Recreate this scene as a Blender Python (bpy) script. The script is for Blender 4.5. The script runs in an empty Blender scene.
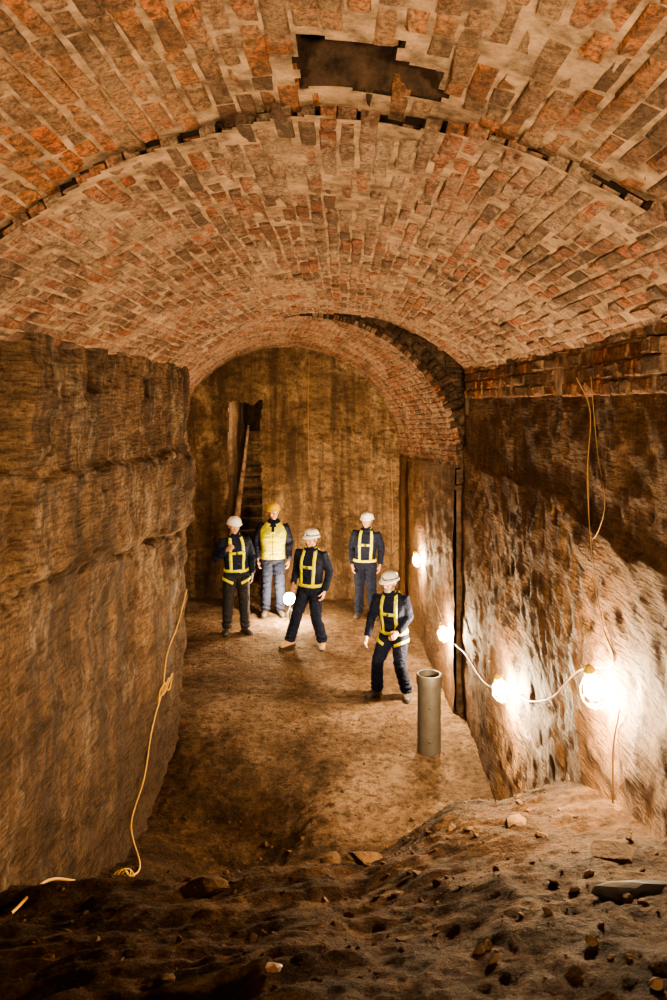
import bpy, bmesh, math, random
import numpy as np
from mathutils import Vector, Matrix, Euler
from mathutils.bvhtree import BVHTree
rng = np.random.default_rng(7)
random.seed(7)
scene = bpy.context.scene
COL = scene.collection

# ------------------------------------------------------------------ noise
def hash3(ix, iy, iz, seed):
    h = (ix*374761393 + iy*668265263 + iz*1442695041 + seed*1274126177) & 0xffffffff
    h = ((h ^ (h >> 13))*1274126177) & 0xffffffff
    h = h ^ (h >> 16)
    return (h & 0xffffff)/float(0xffffff)

def vnoise(x, y, z, seed=0):
    x, y, z = np.broadcast_arrays(np.asarray(x, float), np.asarray(y, float), np.asarray(z, float))
    ix, iy, iz = (np.floor(a).astype(np.int64) for a in (x, y, z))
    fx, fy, fz = x-ix, y-iy, z-iz
    fx, fy, fz = (a*a*(3-2*a) for a in (fx, fy, fz))
    r = 0
    for dx in (0, 1):
        for dy in (0, 1):
            for dz in (0, 1):
                w = (fx if dx else 1-fx)*(fy if dy else 1-fy)*(fz if dz else 1-fz)
                r = r + w*hash3(ix+dx, iy+dy, iz+dz, seed)
    return r*2-1

def fbm(x, y, z=0.0, octv=4, seed=0):
    r = 0; a = 1.0; t = 0; f = 1.0
    for i in range(octv):
        r = r + a*vnoise(np.asarray(x)*f+i*7.3, np.asarray(y)*f+i*3.1, np.asarray(z)*f+1.7*i, seed+i)
        t += a; a *= .5; f *= 2.03
    return r/t

def sstep(a, b, x):
    t = np.clip((x-a)/(b-a), 0, 1)
    return t*t*(3-2*t)

# ------------------------------------------------------------------ mesh helpers
def mesh_obj(name, verts, faces, mats, smooth=True, parent=None, attr=None, fmat=None):
    me = bpy.data.meshes.new(name)
    v = verts.tolist() if isinstance(verts, np.ndarray) else [tuple(a) for a in verts]
    f = faces.tolist() if isinstance(faces, np.ndarray) else faces
    me.from_pydata(v, [], f)
    if not isinstance(mats, (list, tuple)): mats = [mats]
    for m in mats: me.materials.append(m)
    if fmat is not None:
        me.polygons.foreach_set('material_index', np.asarray(fmat, dtype=np.int32))
    me.polygons.foreach_set('use_smooth', np.full(len(me.polygons), smooth))
    if attr is not None:
        a = me.color_attributes.new('bc', 'FLOAT_COLOR', 'POINT')
        a.data.foreach_set('color', attr.astype(np.float32).ravel())
    me.update()
    ob = bpy.data.objects.new(name, me)
    COL.objects.link(ob)
    if parent: ob.parent = parent
    return ob

def grid(name, u0, u1, v0, v1, step, fn, mat, keep=None, smooth=True, parent=None):
    nu = max(2, int(round((u1-u0)/step))+1); nv = max(2, int(round((v1-v0)/step))+1)
    U, V = np.meshgrid(np.linspace(u0, u1, nu), np.linspace(v0, v1, nv), indexing='ij')
    u = U.ravel(); v = V.ravel()
    P = fn(u, v)
    idx = np.arange(nu*nv).reshape(nu, nv)
    F = np.stack([idx[:-1, :-1], idx[1:, :-1], idx[1:, 1:], idx[:-1, 1:]], -1).reshape(-1, 4)
    if keep is not None:
        k = keep(u[F].mean(1), v[F].mean(1))
        F = F[k]
    return mesh_obj(name, P, F, mat, smooth, parent)

def bricks(name, u0, u1, v0, v1, fn, mat, bl=.225, bh=.073, gap=.009, keep=None, wj=.006, parent=None, miss=.01, depth=.075):
    cu, cv, hu, hv = [], [], [], []
    v = v0
    while v < v1-bh*.5:
        u = u0 - rng.uniform(0, bl)
        while u < u1:
            L = bl if rng.random() < .55 else bl*.5
            L *= rng.uniform(.90, 1.06)
            a, b = max(u, u0), min(u+L, u1)
            if b-a > .05:
                cu.append((a+b)/2); cv.append(v+bh/2+rng.normal(0, .003)); hu.append((b-a-gap)/2); hv.append((bh-gap)/2*rng.uniform(.88, 1.05))
            u += L
        v += bh
    cu, cv, hu, hv = map(np.array, (cu, cv, hu, hv))
    k = rng.random(len(cu)) > miss
    if keep is not None: k &= keep(cu, cv)
    cu, cv, hu, hv = cu[k], cv[k], hu[k], hv[k]
    n = len(cu)
    sx = np.array([-1, 1, 1, -1]); sy = np.array([-1, -1, 1, 1])
    w = np.clip(rng.normal(0, wj, n), -.016, .016)
    U = np.zeros((n, 16)); V = np.zeros((n, 16)); W = np.zeros((n, 16))
    for ring, (ins, dw) in enumerate([(0, None), (0.0, -.013), (.004, -.0035), (.014, .0)]):
        for c in range(4):
            i = ring*4+c
            j = rng.normal(0, .0036, n) if ring else 0
            j2 = rng.normal(0, .0036, n) if ring else 0
            U[:, i] = cu+sx[c]*(hu-ins)+j
            V[:, i] = cv+sy[c]*(hv-ins)+j2
            W[:, i] = (w+dw+rng.normal(0, .0028, n)) if dw is not None else -depth
    P = fn(U.ravel(), V.ravel(), W.ravel())
    base = (np.arange(n)*16)[:, None, None]
    fl = []
    for ring in range(3):
        for c in range(4):
            d = (c+1) % 4
            fl.append([ring*4+c, ring*4+d, ring*4+4+d, ring*4+4+c])
    fl.append([12, 13, 14, 15])
    F = (base+np.array(fl)[None]).reshape(-1, 4)
    rc = rng.random((n, 3)); rc = np.repeat(np.concatenate([rc, np.ones((n, 1))], 1), 16, axis=0)
    return mesh_obj(name, P, F, mat, False, parent, attr=rc)

# ------------------------------------------------------------------ materials
class NT:
    def __init__(s, name):
        s.m = bpy.data.materials.new(name); s.m.use_nodes = True
        s.t = s.m.node_tree; s.n = s.t.nodes; s.l = s.t.links
        s.b = s.n['Principled BSDF']
    def node(s, typ, **k):
        n = s.n.new(typ)
        for a, b in k.items(): setattr(n, a, b)
        return n
    def link(s, a, b): s.l.new(a, b)
    def pos(s):
        return s.node('ShaderNodeNewGeometry').outputs['Position']
    def sep(s, v):
        n = s.node('ShaderNodeSeparateXYZ'); s.link(v, n.inputs[0]); return n.outputs
    def rng(s, v, a, b, c=0., d=1.):
        n = s.node('ShaderNodeMapRange'); s.link(v, n.inputs[0])
        for i, x in enumerate((a, b, c, d)): n.inputs[i+1].default_value = x
        return n.outputs[0]
    def add(s, a, b, k=1.0):
        m = s.node('ShaderNodeMath', operation='MULTIPLY_ADD'); s.link(b, m.inputs[0]); m.inputs[1].default_value = k; s.link(a, m.inputs[2]); return m.outputs[0]
    def minv(s, a, k):
        m = s.node('ShaderNodeMath', operation='MINIMUM'); s.link(a, m.inputs[0]); m.inputs[1].default_value = k; return m.outputs[0]
    def mapping(s, vec, scale, rot=(0, 0, 0), loc=(0, 0, 0)):
        m = s.node('ShaderNodeMapping'); s.link(vec, m.inputs[0])
        m.inputs['Scale'].default_value = scale; m.inputs['Rotation'].default_value = rot; m.inputs['Location'].default_value = loc
        return m.outputs[0]
    def noise(s, vec, scale, detail=6, rough=.6, dist=0):
        n = s.node('ShaderNodeTexNoise'); s.link(vec, n.inputs['Vector'])
        n.inputs['Scale'].default_value = scale; n.inputs['Detail'].default_value = min(detail, 5)
        n.inputs['Roughness'].default_value = rough; n.inputs['Distortion'].default_value = dist
        return n.outputs['Fac']
    def ramp(s, fac, stops, interp='LINEAR'):
        r = s.node('ShaderNodeValToRGB'); s.link(fac, r.inputs[0]); r.color_ramp.interpolation = interp
        e = r.color_ramp.elements
        while len(e) < len(stops): e.new(.5)
        for i, (p, c) in enumerate(stops):
            e[i].position = p
            e[i].color = (c, c, c, 1) if isinstance(c, (int, float)) else (*c, 1)
        return r.outputs['Color']
    def mix(s, fac, a, b, mode='MIX'):
        m = s.node('ShaderNodeMix', data_type='RGBA', blend_type=mode)
        for sock, v in ((m.inputs[0], fac), (m.inputs[6], a), (m.inputs[7], b)):
            if hasattr(v, 'default_value') or hasattr(v, 'is_linked'): s.link(v, sock)
            elif isinstance(v, (int, float)): sock.default_value = v
            else: sock.default_value = (*v, 1)
        return m.outputs[2]
    def bump(s, h, strength, dist, prev=None):
        b = s.node('ShaderNodeBump'); s.link(h, b.inputs['Height'])
        b.inputs['Strength'].default_value = strength; b.inputs['Distance'].default_value = dist
        if prev is not None: s.link(prev, b.inputs['Normal'])
        return b.outputs[0]
    def out(s, col=None, rough=None, nrm=None):
        if col is not None:
            if isinstance(col, tuple): s.b.inputs['Base Color'].default_value = (*col, 1)
            else: s.link(col, s.b.inputs['Base Color'])
        if rough is not None:
            if isinstance(rough, (int, float)): s.b.inputs['Roughness'].default_value = rough
            else: s.link(rough, s.b.inputs['Roughness'])
        if nrm is not None: s.link(nrm, s.b.inputs['Normal'])
        return s.m

def simple(name, col, rough=.6, metal=0, var=.25, scale=30, bump=.002):
    t = NT(name); tc = t.node('ShaderNodeTexCoord').outputs['Object']
    n = t.noise(tc, scale, 4)
    c = t.mix(n, tuple(c*(1-var) for c in col), tuple(min(1, c*(1+var)) for c in col))
    t.b.inputs['Metallic'].default_value = metal
    return t.out(c, rough, t.bump(n, .5, bump))

def stone(name, dark, mid, light, pale, palemask=.62, seed=0, foot_dark=None, stain=.85, rot=(.75, .5, 0), strat=.6, toolz=46):
    t = NT(name); p = t.pos()
    big = t.noise(t.mapping(p, (1, 1, 1.6), loc=(seed, seed, 0)), 1.1, 5, .74, .4)
    c = t.ramp(big, [(.30, dark), (.47, mid), (.66, light)])
    st = t.noise(t.mapping(p, (3.4, 3.4, .22), loc=(seed, 0, 0)), 1.0, 5, .65, .3)      # vertical run-off stains
    c = t.mix(t.ramp(st, [(.40, stain), (.53, .0)]), c, tuple(x*.7 for x in dark))
    st2 = t.noise(t.mapping(p, (9, 9, .5), loc=(seed+5, 0, 0)), 1.0, 4, .65, .3)
    c = t.mix(t.ramp(st2, [(.36, .55), (.48, .0)]), c, dark)
    strata = t.noise(t.mapping(p, (.5, .5, 6.5)), 1.0, 5, .65, .8)
    c = t.mix(t.ramp(strata, [(.36, strat), (.5, .0)]), c, dark)
    pm = t.noise(t.mapping(p, (1.6, 1.6, .8), loc=(3+seed, 2, 5)), 1.0, 5, .75, .2)
    c = t.mix(t.ramp(pm, [(palemask-.06, 0.0), (palemask+.08, .75)]), c, pale)
    if foot_dark is not None:       # stone colour gets darker towards the foot of the wall
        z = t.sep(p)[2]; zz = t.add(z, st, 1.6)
        c = t.mix(t.rng(zz, foot_dark[0]+.8, foot_dark[1]+.8, .75, 0.), c, tuple(x*.75 for x in dark))
    tool = t.noise(t.mapping(p, (7, 7, toolz), rot=rot), 1.0, 2, .5, .2)
    tool2 = t.noise(t.mapping(p, (26, 26, 5), rot=(.3, -.25, 0)), 1.0, 3, .6, .3)
    fine = t.noise(p, 50, 5, .78)
    med = t.noise(p, 9, 5, .7)
    c = t.mix(t.ramp(med, [(.36, .5), (.5, 0.)]), c, dark)
    c = t.mix(t.ramp(fine, [(.3, .7), (.6, 0.)]), c, tuple(x*.5 for x in dark))
    c = t.mix(t.ramp(tool, [(.38, .5), (.5, 0.)]), c, tuple(x*.6 for x in dark))
    n1 = t.bump(tool, 1, .05)
    n2 = t.bump(tool2, .6, .02, n1)
    n2 = t.bump(med, .7, .05, n2)
    n3 = t.bump(fine, .9, .022, n2)
    r = t.ramp(st, [(.35, .65), (.6, .92)])
    t.b.inputs['Specular IOR Level'].default_value = .15
    return t.out(c, r, n3)

def brickmat(name, stops, soot, sootamt, pale, paleamt):
    t = NT(name); p = t.pos()
    a = t.node('ShaderNodeAttribute', attribute_name='bc')
    sp = t.node('ShaderNodeSeparateColor'); t.link(a.outputs['Color'], sp.inputs[0])
    c = t.ramp(sp.outputs[0], stops)
    n = t.noise(p, 24, 5, .72)
    c = t.mix(t.ramp(n, [(.40, .8), (.56, 0.)]), c, soot)
    big = t.noise(p, 1.5, 5, .72, .5)
    c = t.mix(t.ramp(big, [(.43, sootamt), (.56, 0.)]), c, soot)
    big2 = t.noise(t.mapping(p, (1, .6, 1), loc=(7, 1, 3)), 2.4, 5, .82, .3)
    c = t.mix(t.ramp(big2, [(.47, 0.), (.60, paleamt)]), c, pale)
    f = t.noise(p, 70, 5, .78)
    c = t.mix(t.ramp(f, [(.38, .75), (.56, 0.)]), c, tuple(x*.5 for x in soot))
    nb = t.bump(n, 1, .03); nb = t.bump(f, .9, .013, nb)
    t.b.inputs['Specular IOR Level'].default_value = .2
    return t.out(c, .88, nb)

M_left = stone('sandstone_left', (.052, .030, .016), (.17, .102, .056), (.31, .195, .108), (.46, .35, .24), .59, foot_dark=(.4, 1.9))
M_right = stone('sandstone_right', (.10, .052, .024), (.20, .110, .053), (.28, .162, .083), (.36, .225, .13), .66, 4, foot_dark=(-.5, .5), stain=.75, strat=.4)
M_back = stone('sandstone_back', (.08, .048, .026), (.20, .128, .070), (.33, .22, .125), (.48, .33, .19), .60, 9, foot_dark=(-.5, .6), strat=.15, toolz=12, rot=(.3, .9, 0))
BR = [(0, (.36, .105, .047)), (.2, (.48, .18, .085)), (.4, (.36, .19, .115)), (.58, (.25, .14, .085)), (.75, (.41, .25, .155)), (.9, (.13, .078, .05)), (1, (.50, .20, .10))]
M_brick = brickmat('vault_brick', BR, (.085, .050, .03), .6, (.50, .345, .235), .75)
M_brick_near = brickmat('vault_brick_red', [(0, (.48, .13, .042)), (.3, (.52, .195, .072)), (.5, (.27, .135, .07)), (.7, (.37, .205, .11)), (.85, (.15, .088, .052)), (1, (.52, .215, .09))], (.085, .048, .027), .65, (.40, .26, .155), .55)
M_brick_dark = brickmat('dark_brick', [(0, (.12, .055, .028)), (.5, (.09, .054, .032)), (1, (.18, .10, .055))], (.03, .019, .012), .8, (.2, .135, .08), .3)  # darker brick tones for the arch face and tympanum

def mortar(name, a, b):
    t = NT(name); p = t.pos()
    n = t.noise(p, 9, 5, .7); f = t.noise(p, 60, 5, .7)
    c = t.ramp(n, [(.35, a), (.65, b)])
    t.b.inputs['Specular IOR Level'].default_value = .2
    return t.out(c, .9, t.bump(f, .7, .01, t.bump(n, .7, .03)))
M_mortar = mortar('lime_mortar', (.09, .055, .033), (.38, .255, .16))
M_mortar_dark = mortar('dark_mortar', (.03, .02, .013), (.11, .07, .045))  # darker mortar for the tympanum and gap surfaces
M_void = mortar('shade_dark_rock_fill', (.012, .007, .004), (.06, .034, .02))  # rock colour darkened so the vault hole and joint slot look shaded

def groundmat():
    t = NT('muddy_ground'); p = t.pos()
    xyz = t.sep(p)
    big = t.noise(p, 1.1, 5, .7, .4)
    c = t.ramp(big, [(.32, (.065, .040, .023)), (.5, (.17, .110, .066)), (.66, (.31, .21, .135))])
    m = t.noise(p, 11, 5, .78)
    # wet mud on heap and left ditch; lit floor against dark ditch also painted in
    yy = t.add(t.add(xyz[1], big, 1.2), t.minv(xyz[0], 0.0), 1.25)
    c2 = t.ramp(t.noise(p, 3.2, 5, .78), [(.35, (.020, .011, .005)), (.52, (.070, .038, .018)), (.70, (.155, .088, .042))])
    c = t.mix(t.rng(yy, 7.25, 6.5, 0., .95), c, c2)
    c = t.mix(t.ramp(m, [(.38, .7), (.54, 0.)]), c, (.024, .013, .006))
    f = t.noise(p, 60, 5, .78)
    c = t.mix(t.ramp(f, [(.58, 0.), (.76, .35)]), c, (.29, .175, .09))
    v = t.node('ShaderNodeTexVoronoi'); t.link(p, v.inputs['Vector']); v.inputs['Scale'].default_value = 34
    strat = t.noise(t.mapping(p, (2.0, 14, 2), rot=(0, 0, -.25)), 1.0, 4, .6, .4)
    nb = t.bump(m, 1, .07); nb = t.bump(strat, .8, .06, nb); nb = t.bump(v.outputs['Distance'], .8, .022, nb); nb = t.bump(f, 1, .026, nb)
    t.b.inputs['Specular IOR Level'].default_value = .08
    return t.out(c, .85, nb)
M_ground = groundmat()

def rockmat():
    t = NT('loose_rock'); p = t.pos()
    n = t.noise(p, 6, 5, .7); f = t.noise(p, 50, 5, .7)
    c = t.ramp(n, [(.3, (.035, .02, .010)), (.55, (.085, .049, .024)), (.75, (.15, .09, .047))])
    t.b.inputs['Specular IOR Level'].default_value = .1
    return t.out(c, .88, t.bump(f, .8, .012, t.bump(n, .6, .03)))
M_rock = rockmat()
M_darkrock = simple('dark_slate', (.022, .016, .012), .9, 0, .5, 12, .01)
M_cable = simple('orange_cable', (.52, .29, .035), .5)
M_cable_w = simple('pale_cable', (.26, .16, .07), .5)
M_wire = simple('old_wire', (.24, .13, .04), .6)
M_yplastic = simple('yellow_plastic', (.7, .48, .04), .4)
M_steel = simple('galvanised_steel', (.085, .075, .062), .55, .4, .5, 9, .006)
M_black = simple('black_rubber', (.015, .015, .015), .6)
M_white = simple('pale_pebble', (.45, .36, .26), .6)

def emis(name, col, s):
    m = bpy.data.materials.new(name); m.use_nodes = True; nt = m.node_tree
    b = nt.nodes['Principled BSDF']; b.inputs['Base Color'].default_value = (1, 1, 1, 1)
    b.inputs['Emission Color'].default_value = (*col, 1); b.inputs['Emission Strength'].default_value = s
    return m

# ------------------------------------------------------------------ room shell
ZS = 3.99; CX = -.16; HW = 1.56; RISE = .65
R0 = (HW**2+RISE**2)/(2*RISE); ZC = ZS+RISE-R0; TH = math.asin(HW/R0)

def left_disp(Y, z):
    d = .06*fbm(Y*.7, z*.7, 0, 3, 11)+.034*fbm(Y*2.2, z*4.5, 0, 4, 12)+.022*fbm(Y*9, z*14, 0, 3, 13)
    d = d+.05*fbm(Y*.5, z*3.2, 0, 4, 14)
    zc = 2.71-.103*(Y-3.77)+.06*vnoise(Y*1.7, 0, 0, 5)+.04*vnoise(Y*7, 0, 0, 6)
    d = d-.13*np.exp(-((z-zc)/.028)**2)*(0.5+.5*vnoise(Y*4, 2, 0, 8))
    d = d+.075*sstep(zc-.02, zc+.06, z)
    z2 = 3.22-.03*(Y-4)+.07*vnoise(Y*1.6, 4, 0, 9)+.03*vnoise(Y*7, 4, 0, 19)
    d = d-.06*sstep(z2-.03, z2+.04, z)-.02*np.exp(-((z-z2)/.02)**2)
    d = d-.10*sstep(3.98, 3.93, Y)*sstep(2.6, 2.75, z)
    d = d+.04*sstep(4.40, 4.35, Y)*sstep(3.95, 4.0, Y)*sstep(3.3, 3.4, z)
    for (hy, hz, a, b) in ((5.06, 3.80, .06, .06), (6.52, 3.78, .06, .055), (4.95, 2.62, .09, .055), (6.9, 2.42, .10, .04), (4.3, 3.45, .04, .09)):
        rr = .02*vnoise(Y*12, z*12, 0, 10)
        d = d-.17*sstep(a+.02, a-.01, np.abs(Y-hy)+rr)*sstep(b+.02, b-.01, np.abs(z-hz)+rr)
    return d-.04

LY1 = 8.22
def left_fn(s, z):
    L = LY1
    r = .07
    base = -1.72+.02*z
    Y = np.minimum(s, L); ov = np.clip(s-L, 0, None)
    ang = np.clip(ov/(r*math.pi/2), 0, 1)*math.pi/2
    rest = np.clip(ov-r*math.pi/2, 0, None)
    X = base-r*(1-np.cos(ang))-rest
    YY = Y+r*np.sin(ang)
    nx, ny = np.cos(ang), np.sin(ang)
    d = left_disp(np.where(ov > 0, L+ov, Y), z)
    return np.stack([X+nx*d, YY+ny*d, z], -1)
def left_x(Y, z):
    return float(left_fn(np.array([Y]), np.array([z]))[0, 0])

def right_disp(Y, z):
    d = .05*fbm(Y*.6, z*.6, 3, 3, 21)+.026*fbm(Y*2.5, z*3, 0, 4, 22)+.014*fbm(Y*9, z*10, 0, 3, 23)
    for zz, a in ((3.05, .02), (1.2, .015)):
        zc = zz+.14*vnoise(Y*.9, zz, 0, 24)+.05*vnoise(Y*4, zz, 0, 25)
        d = d-a*sstep(zc-.04, zc+.04, z)+a*.5 - .012*np.exp(-((z-zc)/.015)**2)
    for (hy, hz, a, b) in ((4.35, 3.02, .03, .06), (6.2, 2.3, .06, .05), (5.0, 2.9, .04, .04)):
        d = d-.12*sstep(a+.02, a-.01, np.abs(Y-hy))*sstep(b+.02, b-.01, np.abs(z-hz))
    return d
RY1 = 8.74
def right_fn(s, z):
    L = RY1; r = .05
    Y = np.minimum(s, L); ov = np.clip(s-L, 0, None)
    ang = np.clip(ov/(r*math.pi/2), 0, 1)*math.pi/2
    rest = np.clip(ov-r*math.pi/2, 0, None)
    X = 1.42+r*(1-np.cos(ang))+rest
    YY = Y+r*np.sin(ang)
    d = right_disp(np.where(ov > 0, L+ov, Y), z)
    return np.stack([X-np.cos(ang)*d, YY+np.sin(ang)*d*.3, z], -1)
def right_x(Y, z):
    if Y <= RY1: return float(right_fn(np.array([Y]), np.array([z]))[0, 0])
    return float(aw_fn(np.array([Y]), np.array([z]))[0, 0])

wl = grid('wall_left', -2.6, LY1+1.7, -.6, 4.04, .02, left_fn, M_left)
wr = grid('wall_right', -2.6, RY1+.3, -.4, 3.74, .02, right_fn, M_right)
bricks('brick_courses', -2.6, 8.48, 3.69, 4.06, lambda u, v, w: np.stack([1.40-w+.02*vnoise(u*1.2, 0, 0, 3), u, v], -1), M_brick_near, bh=.09, parent=wr, wj=.012)
grid('mortar_bed', -2.6, 8.5, 3.70, 4.3, .05, lambda u, v: np.stack([1.425+.01*fbm(u*5, v*5), u, v], -1), M_mortar, parent=wr)
grid('brick_return', 1.40, 1.9, 3.5, 5.4, .1, lambda u, v: np.stack([u, np.full_like(u, 8.5), v], -1), M_mortar_dark, parent=wr)

YA0, YA1 = 8.80, 13.9
def arch_par(Y):
    t = (Y-YA0)/(YA1-YA0)
    return -.50+t*(-.55), 2.87-.27*t, 1.84+.28*t
def aw_disp(Y, z): return .035*fbm(Y*.8, z*.8, 6, 3, 31)+.02*fbm(Y*4, z*4, 0, 3, 32)+.010*fbm(Y*12, z*12, 0, 2, 33)
def aw_fn(Y, z):
    cx, zs, R = arch_par(Y)
    return np.stack([cx+R-aw_disp(Y, z)*sstep(0, .3, zs-z)-.01, Y, z], -1)
def awl_fn(Y, z):
    cx, zs, R = arch_par(Y)
    return np.stack([cx-R+aw_disp(Y+30, z)*.5, Y, z], -1)
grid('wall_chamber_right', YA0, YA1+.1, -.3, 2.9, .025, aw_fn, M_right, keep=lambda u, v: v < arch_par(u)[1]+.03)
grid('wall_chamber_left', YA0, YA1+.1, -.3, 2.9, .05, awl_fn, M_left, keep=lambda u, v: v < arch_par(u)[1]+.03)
AR = 1.95; AZ = .965
def arch_map(u, v, w):
    cx, zs, R = arch_par(u)
    th = v/AR; r = R-w
    return np.stack([cx+r*np.cos(th), u, zs+AZ*r*np.sin(th)], -1)
ca = grid('ceiling_arch', YA0, YA1+.1, 0, math.pi*AR, .05, lambda u, v: arch_map(u, v, -.010+.005*fbm(u*6, v*6)), M_mortar)
bricks('arch_bricks', YA0, YA1, 0.0, math.pi*AR, arch_map, M_brick, parent=ca, bh=.0745, wj=.004)
def ring_swap(u, v, w):
    th = u/1.84; r = 1.84+v
    return np.stack([-.50+r*np.cos(th), YA0-w, 2.87+AZ*r*np.sin(th)], -1)
bricks('arch_ring', 0, math.pi*1.84, 0.0, .24, ring_swap, M_brick_dark, bl=.075, bh=.12, parent=ca, wj=.006)
def ty_r(u, v): return np.hypot(u+.50, (v-2.87)/AZ)
def ty_keep(u, v):
    return np.where(v > 2.87, ty_r(u, v) > 1.88, (u < -2.36) | (u > 1.36))
wt = grid('wall_tympanum', -3.45, 1.95, -.4, 5.45, .05, lambda u, v: np.stack([u, YA0+.05+.01*fbm(u*6, v*6), v], -1), M_mortar_dark, keep=ty_keep)
bricks('tympanum_bricks', -3.4, 1.85, 2.6, 5.4, lambda u, v, w: np.stack([u, YA0+.03-w, v], -1), M_brick_dark, parent=wt,
       keep=lambda u, v: np.where(v > 2.87, ty_r(u, v) > 2.10, (u < -2.4) | (u > 1.42)), wj=.014, miss=.05)
grid('ceiling_gap', -3.5, 2.0, 8.0, 8.95, .1, lambda u, v: np.stack([u, v, 5.4+.02*fbm(u*3, v*3)], -1), M_mortar_dark)
grid('wall_gap_left', 8.1, 8.95, -.4, 5.45, .1, lambda u, v: np.stack([np.full_like(u, -3.3), u, v], -1), M_mortar_dark)
grid('wall_gap_right', 8.1, 8.95, -.4, 5.45, .1, lambda u, v: np.stack([np.full_like(u, 1.8), u, v], -1), M_mortar_dark)
grid('wall_above_vault', -3.4, 1.9, 4.0, 5.45, .1, lambda u, v: np.stack([u, np.full_like(u, 8.26), v], -1), M_mortar_dark,
     keep=lambda u, v: (v > 4.72) | (u < -1.75) | (u > 1.45))

# ---- main vault; the entrance bay springs slightly higher, a dark-backed slot paints the shadow line between the bays
NOFF = .04
def ystep(X): return np.where(X < -.1, 2.60-.29*(X+.1), 2.60-.06*(X+.1))+.02*np.sin(X*9)
def vault_map(off):
    def fn(u, v, w):
        th = v/R0; r = R0+off-w
        X = CX+r*np.sin(th)
        wob = .012*vnoise(X*2, u*1.3, 0, 41)
        return np.stack([X, u, ZC+(r+wob)*np.cos(th)], -1)
    return fn
S = R0*TH+.02
def Xv(v): return CX+R0*np.sin(v/R0)
def hole_f(u, v):
    X = Xv(v)
    a = np.maximum(np.abs(X-.00)/.13, np.abs(u-2.25)/.17)-1+.25*vnoise(X*12, u*12, 0, 51)
    b = np.maximum(np.abs(X-.18)/.12, np.abs(u-2.31)/.11)-1+.25*vnoise(X*14, u*14, 0, 52)
    return a, b
def in_hole(u, v):
    a, b = hole_f(u, v); return (a < .3) | (b < .3)
def in_patch(u, v):
    return (((Xv(v)+.48)/.2)**2+((u-5.75)/.12)**2) < 1
def far_back(u, v):
    w = -.007+.006*fbm(u*7, v*7, 0, 3, 42)
    w = w-.05*in_patch(u, v)
    return vault_map(0)(u, v, w)
def near_back(u, v):
    return vault_map(NOFF)(u, v, -.007+.006*fbm(u*7, v*7, 0, 3, 43))
cl = grid('ceiling_vault', 2.0, 8.45, -S, S, .02, far_back, M_mortar, keep=lambda u, v: (u > ystep(Xv(v))-.02) & (u < 8.24+.06*(Xv(v)+1.7)))
bricks('vault_bricks', 2.1, 8.5, -S, S, vault_map(0), M_brick, parent=cl, wj=.005, depth=.10,
       keep=lambda u, v: (u > ystep(Xv(v))+.035) & (u < 8.2+.07*(Xv(v)+1.7)) & ~in_patch(u, v), miss=.004)
cn = grid('ceiling_vault_entrance', -2.6, 3.1, -S-.06, S+.06, .02, near_back, M_mortar, keep=lambda u, v: (u < ystep(Xv(v))-.01) & (hole_f(u, v)[0] > 0.05) & (hole_f(u, v)[1] > 0.05))
bricks('entrance_bricks', -2.6, 3.15, -S-.05, S+.05, vault_map(NOFF), M_brick_near, parent=cn, wj=.005,
       keep=lambda u, v: (u < ystep(Xv(v))-.035) & ~in_hole(u, v), miss=.004)
grid('joint_shade_backing', -S-.05, S+.05, -.25, .25, .03, lambda u, v: vault_map(.065)(ystep(Xv(u))+v, u, -.01*fbm(u*9, v*9)), M_void, parent=cn,
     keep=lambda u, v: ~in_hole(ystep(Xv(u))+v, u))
def cav_fn(u, v):
    a, b = hole_f(u, v)
    dep = np.maximum(.36*sstep(.2, -.2, a), .12*sstep(.2, -.2, b))
    return vault_map(NOFF)(u, v, -.02-dep+.14*fbm(u*9, v*9, 0, 4, 44)*(dep > .02))
grid('vault_cavity', 1.96, 2.48, -.04, .58, .010, cav_fn, M_void, parent=cn, smooth=True)
grid('wall_entrance', -1.9, 1.6, 0, 4.8, .1, lambda u, v: np.stack([u, np.full_like(u, -2.5)+.03*fbm(u*2, v*2), v], -1), M_right)

# ---- back wall with stair doorway
DX0, DX1, DZ = -2.12, -1.50, 3.62
def back_fn(u, v):
    d = .06*fbm(u*.8, v*.8, 9, 3, 61)+.035*fbm(u*3, v*3, 0, 4, 62)+.018*fbm(u*11, v*9, 0, 3, 63)
    d = d - .05*sstep(2.95, 3.15, v+.1*vnoise(u*2, 0, 0, 64))
    return np.stack([u, YA1-d, v], -1)
dk = lambda u, v: ~((u > DX0+.03*vnoise(0, v*4, 0, 3)) & (u < DX1+.04*vnoise(1, v*5, 0, 4)) & (v < DZ+.06*vnoise(u*6, 0, 0, 5)))
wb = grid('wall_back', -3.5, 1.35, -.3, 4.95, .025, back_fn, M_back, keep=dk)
def boxm(a, b):
    (x0, y0, z0), (x1, y1, z1) = a, b
    v = [(x0, y0, z0), (x1, y0, z0), (x1, y1, z0), (x0, y1, z0), (x0, y0, z1), (x1, y0, z1), (x1, y1, z1), (x0, y1, z1)]
    f = [(0, 3, 2, 1), (4, 5, 6, 7), (0, 1, 5, 4), (1, 2, 6, 5), (2, 3, 7, 6), (3, 0, 4, 7)]
    return v, f
V, F = [], []
def addm(v, f):
    o = len(V); V.extend(v); F.extend([tuple(i+o for i in q) for q in f])
for i in range(14):
    addm(*boxm((DX0+.0, 13.98+i*.2, -.1), (DX1-.0, 14.2+i*.2, .22+i*.21)))
    addm(*boxm((DX0+.0, 13.94+i*.2, .19+i*.21), (DX1-.0, 14.2+i*.2, .25+i*.21)))
mesh_obj('stone_staircase', V, F, M_back, False)
grid('wall_stair_left', 13.95, 17.2, -.2, 6, .1, lambda u, v: np.stack([np.full_like(u, DX0)-.05+.03*fbm(u*3, v*3), u, v], -1), M_left)
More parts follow.
